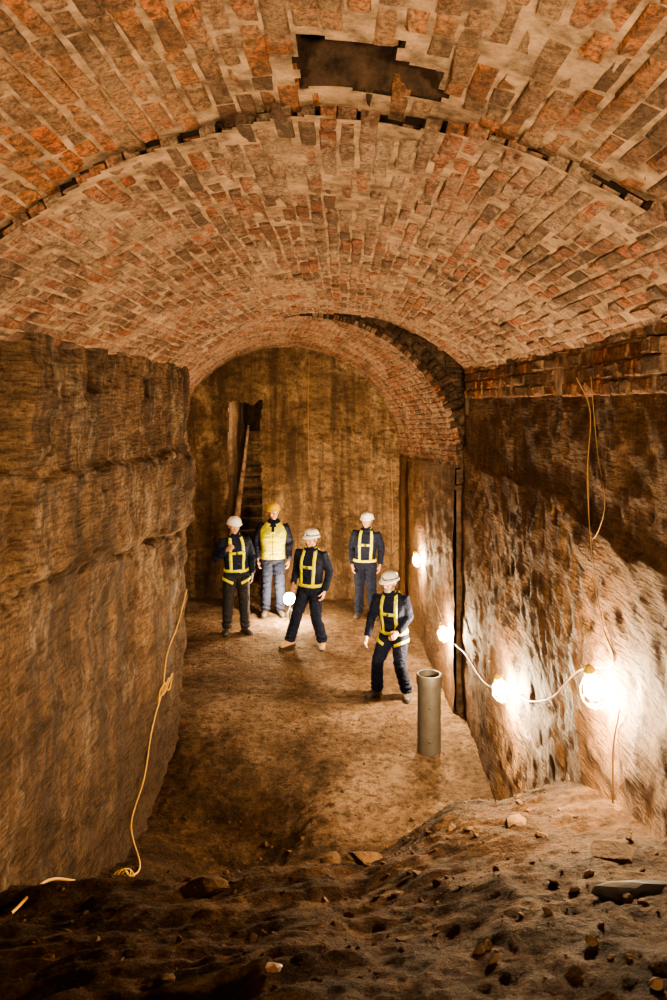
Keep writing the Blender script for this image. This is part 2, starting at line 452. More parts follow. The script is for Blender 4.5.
grid('wall_stair_right', 13.95, 17.2, -.2, 6, .1, lambda u, v: np.stack([np.full_like(u, DX1)+.05+.03*fbm(u*3, v*3), u, v], -1), M_left)
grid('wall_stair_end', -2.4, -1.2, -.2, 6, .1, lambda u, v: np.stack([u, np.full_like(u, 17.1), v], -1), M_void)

# ---- floor
YS = np.array([-3, 1, 2, 3, 3.8, 4.5, 5.3, 6.1, 6.8, 7.6, 8.3, 9, 14.5])
XS = np.array([-1.75, -.9, 0, .8, 1.45])
TB = np.array([
    [2.1, 2.05, 1.85, 1.45, 1.13, .72, .27, -.06, -.25, -.16, 0, 0, 0],
    [2.1, 2.05, 1.88, 1.50, 1.18, .75, .20, -.26, -.33, -.05, 0, 0, 0],
    [2.1, 2.05, 1.92, 1.60, 1.30, .85, .30, -.02, .00, 0, 0, 0, 0],
    [2.1, 2.10, 2.00, 1.78, 1.54, 1.29, .72, .12, .0, 0, 0, 0, 0],
    [2.1, 2.12, 2.06, 1.84, 1.62, 1.40, .85, .20, .02, 0, 0, 0, 0]])
def floor_h(x, y, detail=True):
    x = np.asarray(x, float); y = np.asarray(y, float)
    cols = []
    for k in range(5):
        cols.append((np.interp(y-.18, YS, TB[k])+2*np.interp(y, YS, TB[k])+np.interp(y+.18, YS, TB[k]))/4)
    cols = np.stack(cols, 0)
    xi = np.clip(np.interp(x, XS, np.arange(5)), 0, 3.9999)
    i = np.floor(xi).astype(int); f = xi-i; f = f*f*(3-2*f)
    ar = np.arange(x.size).reshape(x.shape)
    flat = cols.reshape(5, -1); ii = i.ravel(); ff = f.ravel()
    h = (flat[ii, ar.ravel()]*(1-ff)+flat[ii+1, ar.ravel()]*ff).reshape(x.shape)
    if detail:
        m = sstep(.02, .35, np.abs(h))*1.0
        m = np.maximum(m, sstep(7.6, 6.6, y)*.7)
        lf = sstep(.6, -.3, x)
        rid = 1-2*np.abs(fbm((x*1.0-y*.25)*.8, (y-.35*x)*4.2, 0, 4, 72))
        h = h+m*(.07*fbm(x*1.3, y*1.3, 0, 3, 71)+(.014+.045*lf)*rid+.028*fbm(x*5, y*5, 0, 4, 73))
        h = h+.016*fbm(x*4, y*4, 0, 3, 74)+.018*fbm(x*1.1, y*1.1, 0, 2, 75)+(.010+.008*m)*fbm(x*16, y*16, 0, 3, 76)
        h = h-(1-m)*.018*np.abs(fbm(x*2.2+y*.6, y*.9-x*.4, 0, 3, 77))
    return h
def fh(x, y): return float(floor_h(np.array([x]), np.array([y]))[0])
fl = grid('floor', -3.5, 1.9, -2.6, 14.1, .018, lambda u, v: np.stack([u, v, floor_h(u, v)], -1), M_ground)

# ---- rubble
def rock_mesh(seed, sub=2):
    bm = bmesh.new(); bmesh.ops.create_icosphere(bm, subdivisions=sub, radius=1)
    v = np.array([tuple(a.co) for a in bm.verts]); f = np.array([[a.index for a in q.verts] for q in bm.faces]); bm.free()
    r = np.random.default_rng(seed)
    for k in range(11):
        n = r.normal(size=3); n /= np.linalg.norm(n); d = r.uniform(.35, .75)
        s = v@n; over = np.clip(s-d, 0, None); v = v-over[:, None]*n
    v = v*(1+.05*fbm(v[:, 0]*3, v[:, 1]*3, v[:, 2]*3, 2, seed))[:, None]
    return v, f
rocks = [rock_mesh(i) for i in range(10)]
def euler(rx, ry, rz):
    return np.array(Euler((rx, ry, rz)).to_matrix())
def scatter(name, n, xr, yr, smin, smax, mat, cond=None):
    VV, FF, o = [], [], 0
    c = 0
    while c < n:
        x = rng.uniform(*xr); y = rng.uniform(*yr)
        if cond is not None and not cond(x, y): continue
        s = smin*(smax/smin)**(rng.random()**3.2)
        v, f = rocks[rng.integers(0, 10)]
        sc = s*np.array([rng.uniform(.8, 1.4), rng.uniform(.7, 1.1), rng.uniform(.4, .8)])
        q = (v*sc)@euler(rng.normal(0, .3), rng.normal(0, .3), rng.uniform(0, 6.3)).T
        q = q+np.array([x, y, fh(x, y)+s*.1])
        VV.append(q); FF.append(f+o); o += len(v); c += 1
    return mesh_obj(name, np.concatenate(VV), np.concatenate(FF), mat, False, parent=fl)
scatter('rubble_stones', 1700, (-1.6, 1.33), (1.3, 7.0), .005, .036, M_rock)
scatter('gravel', 600, (-1.9, 1.15), (6.5, 13.5), .006, .022, M_rock)

def slab(name, loc, size, rot, mat, seed=3):
    v, f = rocks[seed]
    q = (v*np.array(size))@euler(*rot).T
    ob = mesh_obj(name, q, f, mat, False); ob.location = (loc[0], loc[1], fh(loc[0], loc[1])+loc[2])
    return ob
slab('rock_slab', (.13, 4.0, .02), (.14, .10, .06), (.6, .3, .3), M_rock, 1)
slab('rock_slab', (-.05, 4.2, .05), (.10, .06, .08), (.3, .5, .8), M_rock, 2)
slab('rock_slab', (1.12, 3.1, .0), (.18, .10, .045), (.1, .05, .2), M_rock, 4)
slab('rock_slab', (.85, 3.75, .0), (.12, .07, .05), (.2, .1, .9), M_rock, 5)
slab('slate_slab', (1.10, 2.75, .01), (.22, .07, .035), (.1, .08, .1), M_darkrock, 6)
slab('rock_slab', (-.7, 3.6, .0), (.16, .08, .05), (.1, -.1, .2), M_rock, 7)
slab('pale_pebble', (-.22, 2.4, .02), (.035, .03, .022), (.2, 0, .4), M_white, 8)

# ------------------------------------------------------------------ cables & lamps
def catmull(pts, n=8):
    P = [Vector(p) for p in pts]; P = [P[0]*2-P[1]]+P+[P[-1]*2-P[-2]]
    out = []
    for i in range(1, len(P)-2):
        a, b, c, d = P[i-1:i+3]
        for k in range(n):
            t = k/n
            out.append(.5*((2*b)+(c-a)*t+(2*a-5*b+4*c-d)*t*t+(3*b-a-3*c+d)*t**3))
    out.append(P[-2]); return out
def cable(name, pts, r, mat, parent=None, cyclic=False, n=8):
    cu = bpy.data.curves.new(name, 'CURVE'); cu.dimensions = '3D'; cu.bevel_depth = r; cu.bevel_resolution = 2
    q = catmull(pts, n); sp = cu.splines.new('POLY'); sp.points.add(len(q)-1)
    for i, p in enumerate(q): sp.points[i].co = (*p, 1)
    sp.use_cyclic_u = cyclic
    cu.materials.append(mat)
    ob = bpy.data.objects.new(name, cu); COL.objects.link(ob)
    if parent: ob.parent = parent
    return ob
def LW(Y, z, o=.015): return (left_x(Y, z)+o, Y, z)
def RW(Y, z, o=.015): return (right_x(Y, z)-o, Y, z)
def G(x, y, o=.012): return (x, y, fh(x, y)+o)
lc = cable('orange_extension_cable', [LW(8.1, 1.62), LW(7.8, 1.34), LW(7.3, 1.2), LW(7.08, .95), LW(6.85, .66), LW(6.56, .36, .03), LW(6.2, .16, .05), G(-1.55, 5.75, .02), G(-1.5, 5.3, .02), G(-1.52, 5.0, .02), G(-1.48, 4.7, .03), G(-1.5, 4.3, .03), G(-1.53, 3.9, .03), G(-1.5, 3.4)], .0075, M_cable)
for k in range(3):
    y0 = 7.0+.12*k
    cable('cable_loop', [LW(y0+.07*math.cos(a)+.03*math.sin(a), .95+.065*math.sin(a), .03+.01*k) for a in np.linspace(0, 2*math.pi, 10)], .006, M_cable, parent=lc)
cable('festoon_cable', [RW(10.9, 1.3), RW(10.0, 1.0, .03), RW(9.0, .82), RW(8.3, .85, .03), RW(7.2, .95, .03), RW(5.95, 1.34), RW(5.4, 1.5, .04), RW(4.85, 1.75, .04), RW(4.35, 2.1, .03), RW(3.9, 2.3), RW(4.05, 2.42)], .005, M_cable_w)
cable('hanging_wire', [RW(3.80, 2.1, .02), RW(3.82, 1.9, .02), RW(3.80, 1.6, .02)], .005, M_wire)
cable('hanging_wire', [RW(4.05, 2.42), RW(4.2, 2.7), RW(4.35, 3.2), RW(4.35, 3.6), (1.36, 4.35, 3.8)], .003, M_wire)
cable('hanging_wire', [(1.36, 4.1, 3.8), RW(4.15, 3.4, .02), RW(4.02, 3.1, .02), RW(4.2, 2.9, .02), RW(4.3, 3.3, .02)], .002, M_wire)
cable('hanging_wire', [(-.6, 13.78, 4.5), (-.62, 13.75, 3.5), (-.6, 13.75, 2.3)], .006, M_wire)
cable('hanging_wire', [(.9, 13.72, 2.6), (.92, 13.7, 1.8), (.93, 13.7, .9)], .006, M_wire)

def parts_obj(name, parts, loc=(0, 0, 0), rot=None):
    V, F, MI, mats = [], [], [], []; o = 0
    for v, f, m in parts:
        v = [tuple(a) for a in (v.tolist() if isinstance(v, np.ndarray) else v)]
        if m not in mats: mats.append(m)
        V += v; F += [tuple(int(i)+o for i in q) for q in f]; MI += [mats.index(m)]*len(f); o += len(v)
    ob = mesh_obj(name, V, F, mats, True, fmat=MI)
    ob.location = loc
    if rot is not None: ob.rotation_euler = rot
    return ob

def ell(c, r, n=16, m=10, R=None):
    v = []; f = []
    for i in range(m+1):
        ph = math.pi*i/m
        for j in range(n):
            a = 2*math.pi*j/n
            p = Vector((r[0]*math.sin(ph)*math.cos(a), r[1]*math.sin(ph)*math.sin(a), r[2]*math.cos(ph)))
            if R is not None: p = R@p
            v.append(tuple(Vector(c)+p))
    for i in range(m):
        for j in range(n):
            k = (j+1) % n
            f.append((i*n+j, (i+1)*n+j, (i+1)*n+k, i*n+k))
    return v, f

def limb(pts, rad, n=14, side=None, endcap=.6):
    P = [Vector(p) for p in pts]; rad = [r if isinstance(r, tuple) else (r, r) for r in rad]
    T = []
    for i in range(len(P)):
        a = P[max(i-1, 0)]; b = P[min(i+1, len(P)-1)]; T.append((b-a).normalized())
    if endcap:
        e0 = P[0]-T[0]*min(rad[0])*endcap; e1 = P[-1]+T[-1]*min(rad[-1])*endcap
        P = [e0]+P+[e1]; T = [T[0]]+T+[T[-1]]; rad = [(rad[0][0]*.55, rad[0][1]*.55)]+rad+[(rad[-1][0]*.55, rad[-1][1]*.55)]
    v = []; f = []
    s0 = Vector(side) if side is not None else None
    for i, (p, t) in enumerate(zip(P, T)):
        ref = s0 if s0 is not None else (Vector((1, 0, 0)) if abs(t.x) < .8 else Vector((0, 1, 0)))
        s = (ref-t*ref.dot(t)).normalized(); g = t.cross(s)
        for j in range(n):
            a = 2*math.pi*j/n
            v.append(tuple(p+s*math.cos(a)*rad[i][0]+g*math.sin(a)*rad[i][1]))
    m = len(P)
    for i in range(m-1):
        for j in range(n):
            k = (j+1) % n; f.append((i*n+j, i*n+k, (i+1)*n+k, (i+1)*n+j))
    f.append(tuple(range(n))[::-1]); f.append(tuple(range((m-1)*n, m*n)))
    return v, f

LAMPC = (1.0, .71, .41)
def work_lamp(loc, nrm, strength, name='cage_work_lamp', r=.035, scale=1.0):
    root = bpy.data.objects.new(name, None); COL.objects.link(root); root.location = loc
    root.rotation_euler = Vector(nrm).to_track_quat('Z', 'Y').to_euler(); root.scale = (scale,)*3
    parts = [(*limb([(0, 0, -.10), (0, 0, -.08), (0, 0, -.075), (0, 0, -.04)], [.026, .026, .02, .018], 16), M_yplastic)]
    h = parts_obj('lampholder', parts); h.parent = root
    bm = bmesh.new(); bmesh.ops.create_icosphere(bm, subdivisions=2, radius=r)
    v = [tuple(a.co) for a in bm.verts]; f = [tuple(a.index for a in q.verts) for q in bm.faces]; bm.free()
    b = mesh_obj('bulb', v, f, emis('lit_bulb', LAMPC, strength)); b.parent = root
    for k in range(6):
        a = k*math.pi/3
        pts = [(.03*math.cos(a), .03*math.sin(a), -.07), (.055*math.cos(a), .055*math.sin(a), -.02), (.055*math.cos(a), .055*math.sin(a), .035), (.03*math.cos(a), .03*math.sin(a), .075), (0, 0, .085)]
        cable('cage_wire', pts, .0007, M_yplastic, parent=root, n=4)
    for z, rr in ((-.02, .055), (.035, .055)):
        cable('cage_ring', [(rr*math.cos(a), rr*math.sin(a), z) for a in np.linspace(0, 2*math.pi, 13)], .0007, M_yplastic, parent=root, n=3)
    return root
def on_right(Y, z, s, o=.085): return work_lamp((right_x(Y, z)-o, Y, z), (.25, .1, -1), s, r=.042, scale=1.2)
on_right(11.2, 1.28, 3800)
on_right(9.05, .85, 5200)
on_right(6.15, 1.29, 6000)
on_right(3.98, 2.13, 4600)
# lamp on a small tripod on the chamber floor between the men
LX, LYY = -.87, 12.4
lr = work_lamp((LX, LYY, fh(LX, LYY)+.40), (.1, .9, .3), 1150, r=.095)
stand = [(*limb([(LX, LYY+.13, fh(LX, LYY)+.02), (LX, LYY+.13, .38)], [.013, .013], 10), M_black)]
for a in (0, 2.1, 4.2):
    stand.append((*limb([(LX, LYY+.13, .2), (LX+.14*math.cos(a), LYY+.13+.14*math.sin(a), 0.02)], [.008, .008], 8), M_black))
so = parts_obj('stand', stand); so.parent = lr
bpy.context.view_layer.update(); so.matrix_parent_inverse = lr.matrix_world.inverted()
# unseen lamp added round the left corner to brighten arch and chamber
work_lamp((-2.02, 9.25, 2.5), (.5, .3, -1), 1350, r=.05)
# small unseen lamp added behind the right jamb so the steps show
work_lamp((-1.56, 14.8, 3.2), (0, .3, -1), 2600, r=.03)

def fill_flood(loc, target, s):  # unseen fill light added behind the camera, built as a tripod floodlight
    root = bpy.data.objects.new('fill_floodlight', None); COL.objects.link(root); root.location = loc
    root.rotation_euler = (Vector(loc)-Vector(target)).to_track_quat('Z', 'Y').to_euler()
    hv, hf = boxm((-.17, -.12, .02), (.17, .12, .09))
    ob = mesh_obj('housing', hv, hf, M_yplastic, False); ob.parent = root
    bv = ob.modifiers.new('b', 'BEVEL'); bv.width = .012; bv.segments = 2
    gl = mesh_obj('glass', [(-.14, -.09, .015), (.14, -.09, .015), (.14, .09, .015), (-.14, .09, .015)], [(3, 2, 1, 0)], emis('fill_floodlight_glass', (1, .75, .46), s)); gl.parent = root
    x, y = loc[0], loc[1]-.12
    st = [(*limb([(x, y, fh(x, y)), (x, y, loc[2])], [.018, .015], 8), M_black)]
    for a in (0.3, 2.4, 4.5):
        st.append((*limb([(x, y, 2.5), (x+.25*math.cos(a), y+.25*math.sin(a), 2.1)], [.01, .01], 8), M_black))
    so = parts_obj('tripod', st); so.parent = root
    bpy.context.view_layer.update(); so.matrix_parent_inverse = root.matrix_world.inverted()
fill_flood((-.9, -1.6, 2.95), (.2, 3, 5.6), 1450)
fill_flood((.7, -1.6, 2.95), (-.7, 4, 4.7), 1650)

root = bpy.data.objects.new('hand_lamp', None); COL.objects.link(root)
root.location = (-1.45, 4.95, fh(-1.45, 4.95)+.09); root.rotation_euler = (.9, .7, .3)
h = parts_obj('handle', [(*limb([(0, 0, -.2), (0, 0, -.08), (0, 0, -.06)], [.016, .018, .03], 12), M_yplastic), (*ell((0, 0, 0), (.028, .028, .04)), M_white)]); h.parent = root
for k in range(8):
    a = k*math.pi/4
    cable('cage_wire', [(.03*math.cos(a), .03*math.sin(a), -.06), (.06*math.cos(a), .06*math.sin(a), -.02), (.06*math.cos(a), .06*math.sin(a), .05), (.03*math.cos(a), .03*math.sin(a), .09), (0, 0, .1)], .003, M_yplastic, parent=root, n=4)
for z, rr in ((-.02, .06), (.05, .06)):
    cable('cage_ring', [(rr*math.cos(a), rr*math.sin(a), z) for a in np.linspace(0, 2*math.pi, 13)], .003, M_yplastic, parent=root, n=3)

def pipe(name, loc, r, h):
    prof = [(r, -.05), (r, h-.1), (r+.012, h-.095), (r+.012, h-.02), (r+.004, h), (r-.012, h), (r-.014, h-.3), (0.001, h-.3)]
    n = 40; v = []; f = []
    for (rr, z) in prof:
        for j in range(n):
            a = 2*math.pi*j/n; v.append((rr*math.cos(a), rr*math.sin(a), z))
    for i in range(len(prof)-1):
        for j in range(n):
            k = (j+1) % n; f.append((i*n+j, i*n+k, (i+1)*n+k, (i+1)*n+j))
    parts = [(v, f, M_steel)]
    for zz in (.15, .5):
        parts.append((*limb([(0, -r-.008, zz), (0, -r-.004, zz)], [.02, .02], 8), M_steel))
    return parts_obj(name, parts, loc)
pp = pipe('steel_pipe_post', (.912, 7.85, fh(.912, 7.85)), .122, .81)
m = pp.modifiers.new('e', 'EDGE_SPLIT')

# pale edge stone running down the side of the stair
A, B = Vector((-2.05, 13.80, .02)), Vector((-1.74, 13.93, 3.2))
parts_obj('stair_edge_stone', [(*limb([A, A.lerp(B, .25)+Vector((-.02, 0, 0)), A.lerp(B, .5)+Vector((-.035, 0, 0)), A.lerp(B, .75)+Vector((-.01, 0, 0)), B], [(.075, .05), (.07, .05), (.055, .05), (.04, .05), (.018, .04)], 8, side=(1, 0, 0), endcap=0), M_mortar)])

# ------------------------------------------------------------------ people
def skinmat(name, c):
    t = NT(name); tc = t.node('ShaderNodeTexCoord').outputs['Object']
    n = t.noise(tc, 22, 5)
    col = t.mix(n, tuple(x*.82 for x in c), tuple(min(1, x*1.12) for x in c))
    return t.out(col, .5)
M_skin = skinmat('skin', (.52, .29, .19))
def clothmat(name, c, rough=.85):
    t = NT(name); tc = t.node('ShaderNodeTexCoord').outputs['Object']
    n = t.noise(t.mapping(tc, (7, 7, 13)), 1.0, 4, .6, .8)
    col = t.mix(n, tuple(x*.5 for x in c), tuple(min(1, x*1.4) for x in c))
    t.b.inputs['Specular IOR Level'].default_value = .12
    return t.out(col, rough, t.bump(n, 1, .06))
M_navy = clothmat('navy_overalls', (.013, .017, .036), .95)
M_dark = clothmat('charcoal_trousers', (.026, .025, .028), .95)
M_tan = simple('tan_boot_leather', (.42, .25, .12), .6)
M_boot = simple('black_boot_leather', (.04, .034, .03), .5)
M_hiv = clothmat('hi_vis_yellow', (.72, .74, .02), .6)
M_refl = simple('reflective_tape', (.5, .5, .48), .35)
M_hatw = simple('white_hard_hat', (.8, .78, .75), .3, 0, .05)
M_haty = simple('yellow_hard_hat', (.82, .55, .02), .3, 0, .05)
M_grey = simple('grey_hair', (.33, .31, .29), .8, 0, .3, 90, .004)
M_brown = simple('brown_hair', (.07, .045, .03), .8, 0, .3, 90, .004)
M_eye = simple('eye_white', (.75, .72, .68), .3, 0, .02)
M_iris = simple('iris', (.03, .02, .015), .2)
M_lip = simple('lips', (.38, .15, .12), .5)

def union(name, parts, voxel, mat, smooth=4, wr=0):
    V, F, o = [], [], 0
    for v, f in parts:
        V += [tuple(a) for a in v]; F += [tuple(i+o for i in q) for q in f]; o += len(v)
    me = bpy.data.meshes.new('tmp'); me.from_pydata(V, [], F)
    ob = bpy.data.objects.new('tmp', me); COL.objects.link(ob)
    r = ob.modifiers.new('r', 'REMESH'); r.mode = 'VOXEL'; r.voxel_size = voxel
    if smooth:
        s = ob.modifiers.new('s', 'SMOOTH'); s.iterations = smooth; s.factor = .5
    dg = bpy.context.evaluated_depsgraph_get(); dg.update()
    nm = bpy.data.meshes.new_from_object(ob.evaluated_get(dg))
    bpy.data.objects.remove(ob)
    nm.name = name
    n = len(nm.vertices); co = np.zeros(n*3); nm.vertices.foreach_get('co', co); co = co.reshape(-1, 3)
    if wr:
        no = np.zeros(n*3); nm.vertices.foreach_get('normal', no); no = no.reshape(-1, 3)
        d = wr*(1-2*np.abs(fbm(co[:, 0]*7+co[:, 2]*3, co[:, 1]*7, co[:, 2]*15, 2, 91)))+wr*.8*fbm(co[:, 0]*5, co[:, 1]*5, co[:, 2]*6, 2, 92)
        d = d+wr*1.1*np.sin(co[:, 2]*85+co[:, 0]*25)*np.exp(-((co[:, 2]-.16)/.07)**2)+wr*.7*np.sin(co[:, 2]*70-co[:, 0]*30)*np.exp(-((co[:, 2]-.50)/.06)**2)
        co = co+no*d[:, None]; nm.vertices.foreach_set('co', co.ravel())
    nm.materials.clear()
    for mm in (mat if isinstance(mat, list) else [mat]): nm.materials.append(mm)
    nm.polygons.foreach_set('use_smooth', np.full(len(nm.polygons), True)); nm.update()
    res = bpy.data.objects.new(name, nm); COL.objects.link(res)
    return res

def hand_parts(w, d, thumb, palm, curl=.35):
    d = Vector(d).normalized(); th = Vector(thumb); th = (th-d*th.dot(d)).normalized(); pn = Vector(palm); pn = (pn-d*pn.dot(d)-th*pn.dot(th)).normalized()
    w = Vector(w); parts = []
    parts.append(limb([w-d*.03, w+d*.01, w+d*.05, w+d*.092], [(.026, .019), (.029, .018), (.041, .017), (.041, .013)], 14, side=th))
    for off, L, r in ((.031, .070, .0095), (.0105, .080, .0098), (-.0105, .074, .0094), (-.031, .056, .0085)):
        b = w+d*(.086-.12*abs(off))+th*off; pts = [b-d*.012]; ang = curl*.6; cur = b; pts.append(b)
        for seg in (.45, .31, .24):
            dr = d*math.cos(ang)+pn*math.sin(ang); cur = cur+dr*L*seg*1.05; pts.append(cur); ang += curl*1.3
        parts.append(limb(pts, [r, r, r*.97, r*.9, r*.75], 10))
    b = w+d*.025+th*.028; dr = (d*.62+th*.7+pn*.35).normalized(); p1 = b+dr*.038; dr2 = (d*.85+th*.35+pn*.4).normalized(); p2 = p1+dr2*.03; p3 = p2+(dr2+pn*.25).normalized()*.024
    parts.append(limb([b-dr*.02, b, p1, p2, p3], [.014, .0145, .0115, .0105, .0085], 10))
    return parts

def boot_parts(ank, yaw):
    a = Vector(ank); fw = Vector((math.sin(yaw), -math.cos(yaw), 0)); sd = Vector((math.cos(yaw), math.sin(yaw), 0))
    g = a.copy(); g.z = a.z-.085
    z = Vector((0, 0, 1))
    p = [limb([g-fw*.065+z*.045, g-fw*.02+z*.05, g+fw*.06+z*.045, g+fw*.13+z*.038, g+fw*.185+z*.032], [(.036, .044), (.041, .05), (.045, .045), (.05, .037), (.040, .028)], 14, side=sd),
         limb([g+z*.05-fw*.015, a+z*.03-fw*.012, a+z*.12-fw*.012], [(.044, .05), (.046, .052), (.05, .056)], 14, side=sd)]
    sole = limb([g-fw*.085+z*.012, g+fw*.03+z*.012, g+fw*.12+z*.012, g+fw*.205+z*.014], [(.036, .013), (.043, .013), (.053, .013), (.036, .012)], 14, side=sd, endcap=.4)
    return p, sole

def helmet(mat, lamp=False):
    parts = []; n = 36; v = []; f = []
    a, b, h = .110, .136, .105; zc = .045
    for ph in [(k*math.pi/2/9) for k in range(10)]:
        for j in range(n):
            t = 2*math.pi*j/n; c, s = math.cos(t), math.sin(t)
            q = max(math.sin(ph), .001)**.82
            x = a*q*c; y = b*q*s; z = zc+h*math.cos(ph)**.9 if ph < math.pi/2-.001 else zc
            for xr in (0, .042, -.042):
                z += .007*math.exp(-((x-xr)/.011)**2)*(1 if abs(y) < .11 else .2)*max(0, math.cos(ph))**.4
            v.append((x, y+.005, z))
    for (ex, ez, pk) in ((.014, -.006, .05), (.012, -.012, .048), (-.004, -.01, 0)):
        for j in range(n):
            t = 2*math.pi*j/n; c, s = math.cos(t), math.sin(t)
            fr = max(0, -s)**2
            v.append(((a+ex)*c, (b+ex+pk*fr*.9)*s+.005, zc+ez-.014*fr*(pk > 0)))
    m = len(v)//n
    for i in range(m-1):
        for j in range(n):
            k = (j+1) % n; f.append((i*n+j, (i+1)*n+j, (i+1)*n+k, i*n+k))
    parts.append((v, f, mat))
    for sx in (-1, 1):
        parts.append((*limb([(sx*.088, -.01, .04), (sx*.082, -.03, -.03), (sx*.055, -.045, -.09), (sx*.0, -.055, -.122)], [(.005, .002)]*4, 6, side=(0, 1, 0), endcap=0), M_black))
    if lamp:
        parts.append((*ell((0, -.155, .085), (.024, .018, .02)), M_black)); parts.append((*ell((0, -.168, .085), (.016, .008, .014)), M_eye))
        parts.append((*limb([(.114*math.cos(t), .142*math.sin(t)+.003, .068) for t in np.linspace(0, 2*math.pi, 24)], [(.003, .009)]*24, 6, side=None, endcap=0), M_black))
    return parts

def head(hair, beard=None, moust=None):
    skin = [ell((0, .01, .03), (.077, .097, .095), 20, 14), ell((0, -.02, -.04), (.060, .07, .078), 18, 12), ell((0, -.062, -.092), (.027, .024, .021)),
            limb([(0, -.088, .018), (0, -.100, -.008), (0, -.113, -.03)], [.008, .011, .015], 12), ell((.012, -.1, -.036), (.009, .01, .007)), ell((-.012, -.1, -.036), (.009, .01, .007)),
            ell((.032, -.079, .03), (.024, .013, .009)), ell((-.032, -.079, .03), (.024, .013, .009)), ell((.04, -.062, -.028), (.024, .024, .022)), ell((-.04, -.062, -.028), (.024, .024, .022)),
            ell((.08, .008, -.005), (.011, .019, .032)), ell((-.08, .008, -.005), (.011, .019, .032)), ell((0, -.083, -.058), (.024, .012, .012)),
            limb([(0, .02, -.03), (0, .02, -.1), (0, .03, -.19)], [(.056, .06), (.054, .058), (.062, .062)], 16)]
    ob = union('head', skin, .0055, M_skin, 2)
    P = []
    for s in (-1, 1):
        P.append((*ell((s*.031, -.083, .004), (.014, .0105, .0085)), M_eye)); P.append((*ell((s*.031, -.0915, .003), (.006, .004, .006)), M_iris))
        P.append((*ell((s*.032, -.0925, .031), (.019, .004, .0045)), hair))
    P.append((*ell((0, -.0945, -.054), (.021, .004, .004)), M_lip)); P.append((*ell((0, -.0935, -.062), (.017, .005, .005)), M_lip))
    if beard:
        P.append((*ell((0, -.05, -.085), (.052, .052, .043)), beard))
    if moust: P.append((*ell((0, -.1, -.046), (.026, .009, .007)), moust))
    v, f = ell((0, .022, .012), (.084, .093, .085), 24, 16)
    f = [q for q in f if all(v[i][1] > -.035+.3*max(0, -v[i][2]-.03) and v[i][2] > -.075 for i in q)]
    P.append((v, f, hair))
    return ob, P

def ribbon(bvh, pts, w, off=.006, th=.004, n=7, smooth=2):
    q = catmull(pts, n); S_ = []
    for p in q:
        loc, nr, i, d = bvh.find_nearest(p)
        S_.append((loc, nr))
    L = [a for a, b in S_]; N = [b for a, b in S_]
    for _ in range(smooth):
        N = [((N[max(i-1, 0)]+N[i]*2+N[min(i+1, len(N)-1)])).normalized() for i in range(len(N))]
        L = [(L[max(i-1, 0)]+L[i]*2+L[min(i+1, len(L)-1)])/4 if 0 < i < len(L)-1 else L[i] for i in range(len(L))]
    v, f = [], []
    for i in range(len(L)):
        t = (L[min(i+1, len(L)-1)]-L[max(i-1, 0)])
        if t.length < 1e-6: t = Vector((0, 0, 1))
        t.normalize(); s = t.cross(N[i]).normalized()
        for sg in (-1, 0, 1):
            e = L[i]+s*sg*w/2; el, en, _, _ = bvh.find_nearest(e)
            o = el if (el-e).length < .03 else e
            v += [tuple(o+N[i]*(off+th)), tuple(o+N[i]*(off-th))]
    for i in range(len(L)-1):
        a = i*6; b = a+6
        f += [(a, a+2, b+2, b), (a+2, a+4, b+4, b+2), (a+1, b+1, b+3, a+3), (a+3, b+3, b+5, a+5), (a, b, b+1, a+1), (a+4, a+5, b+5, b+4)]
    return v, f

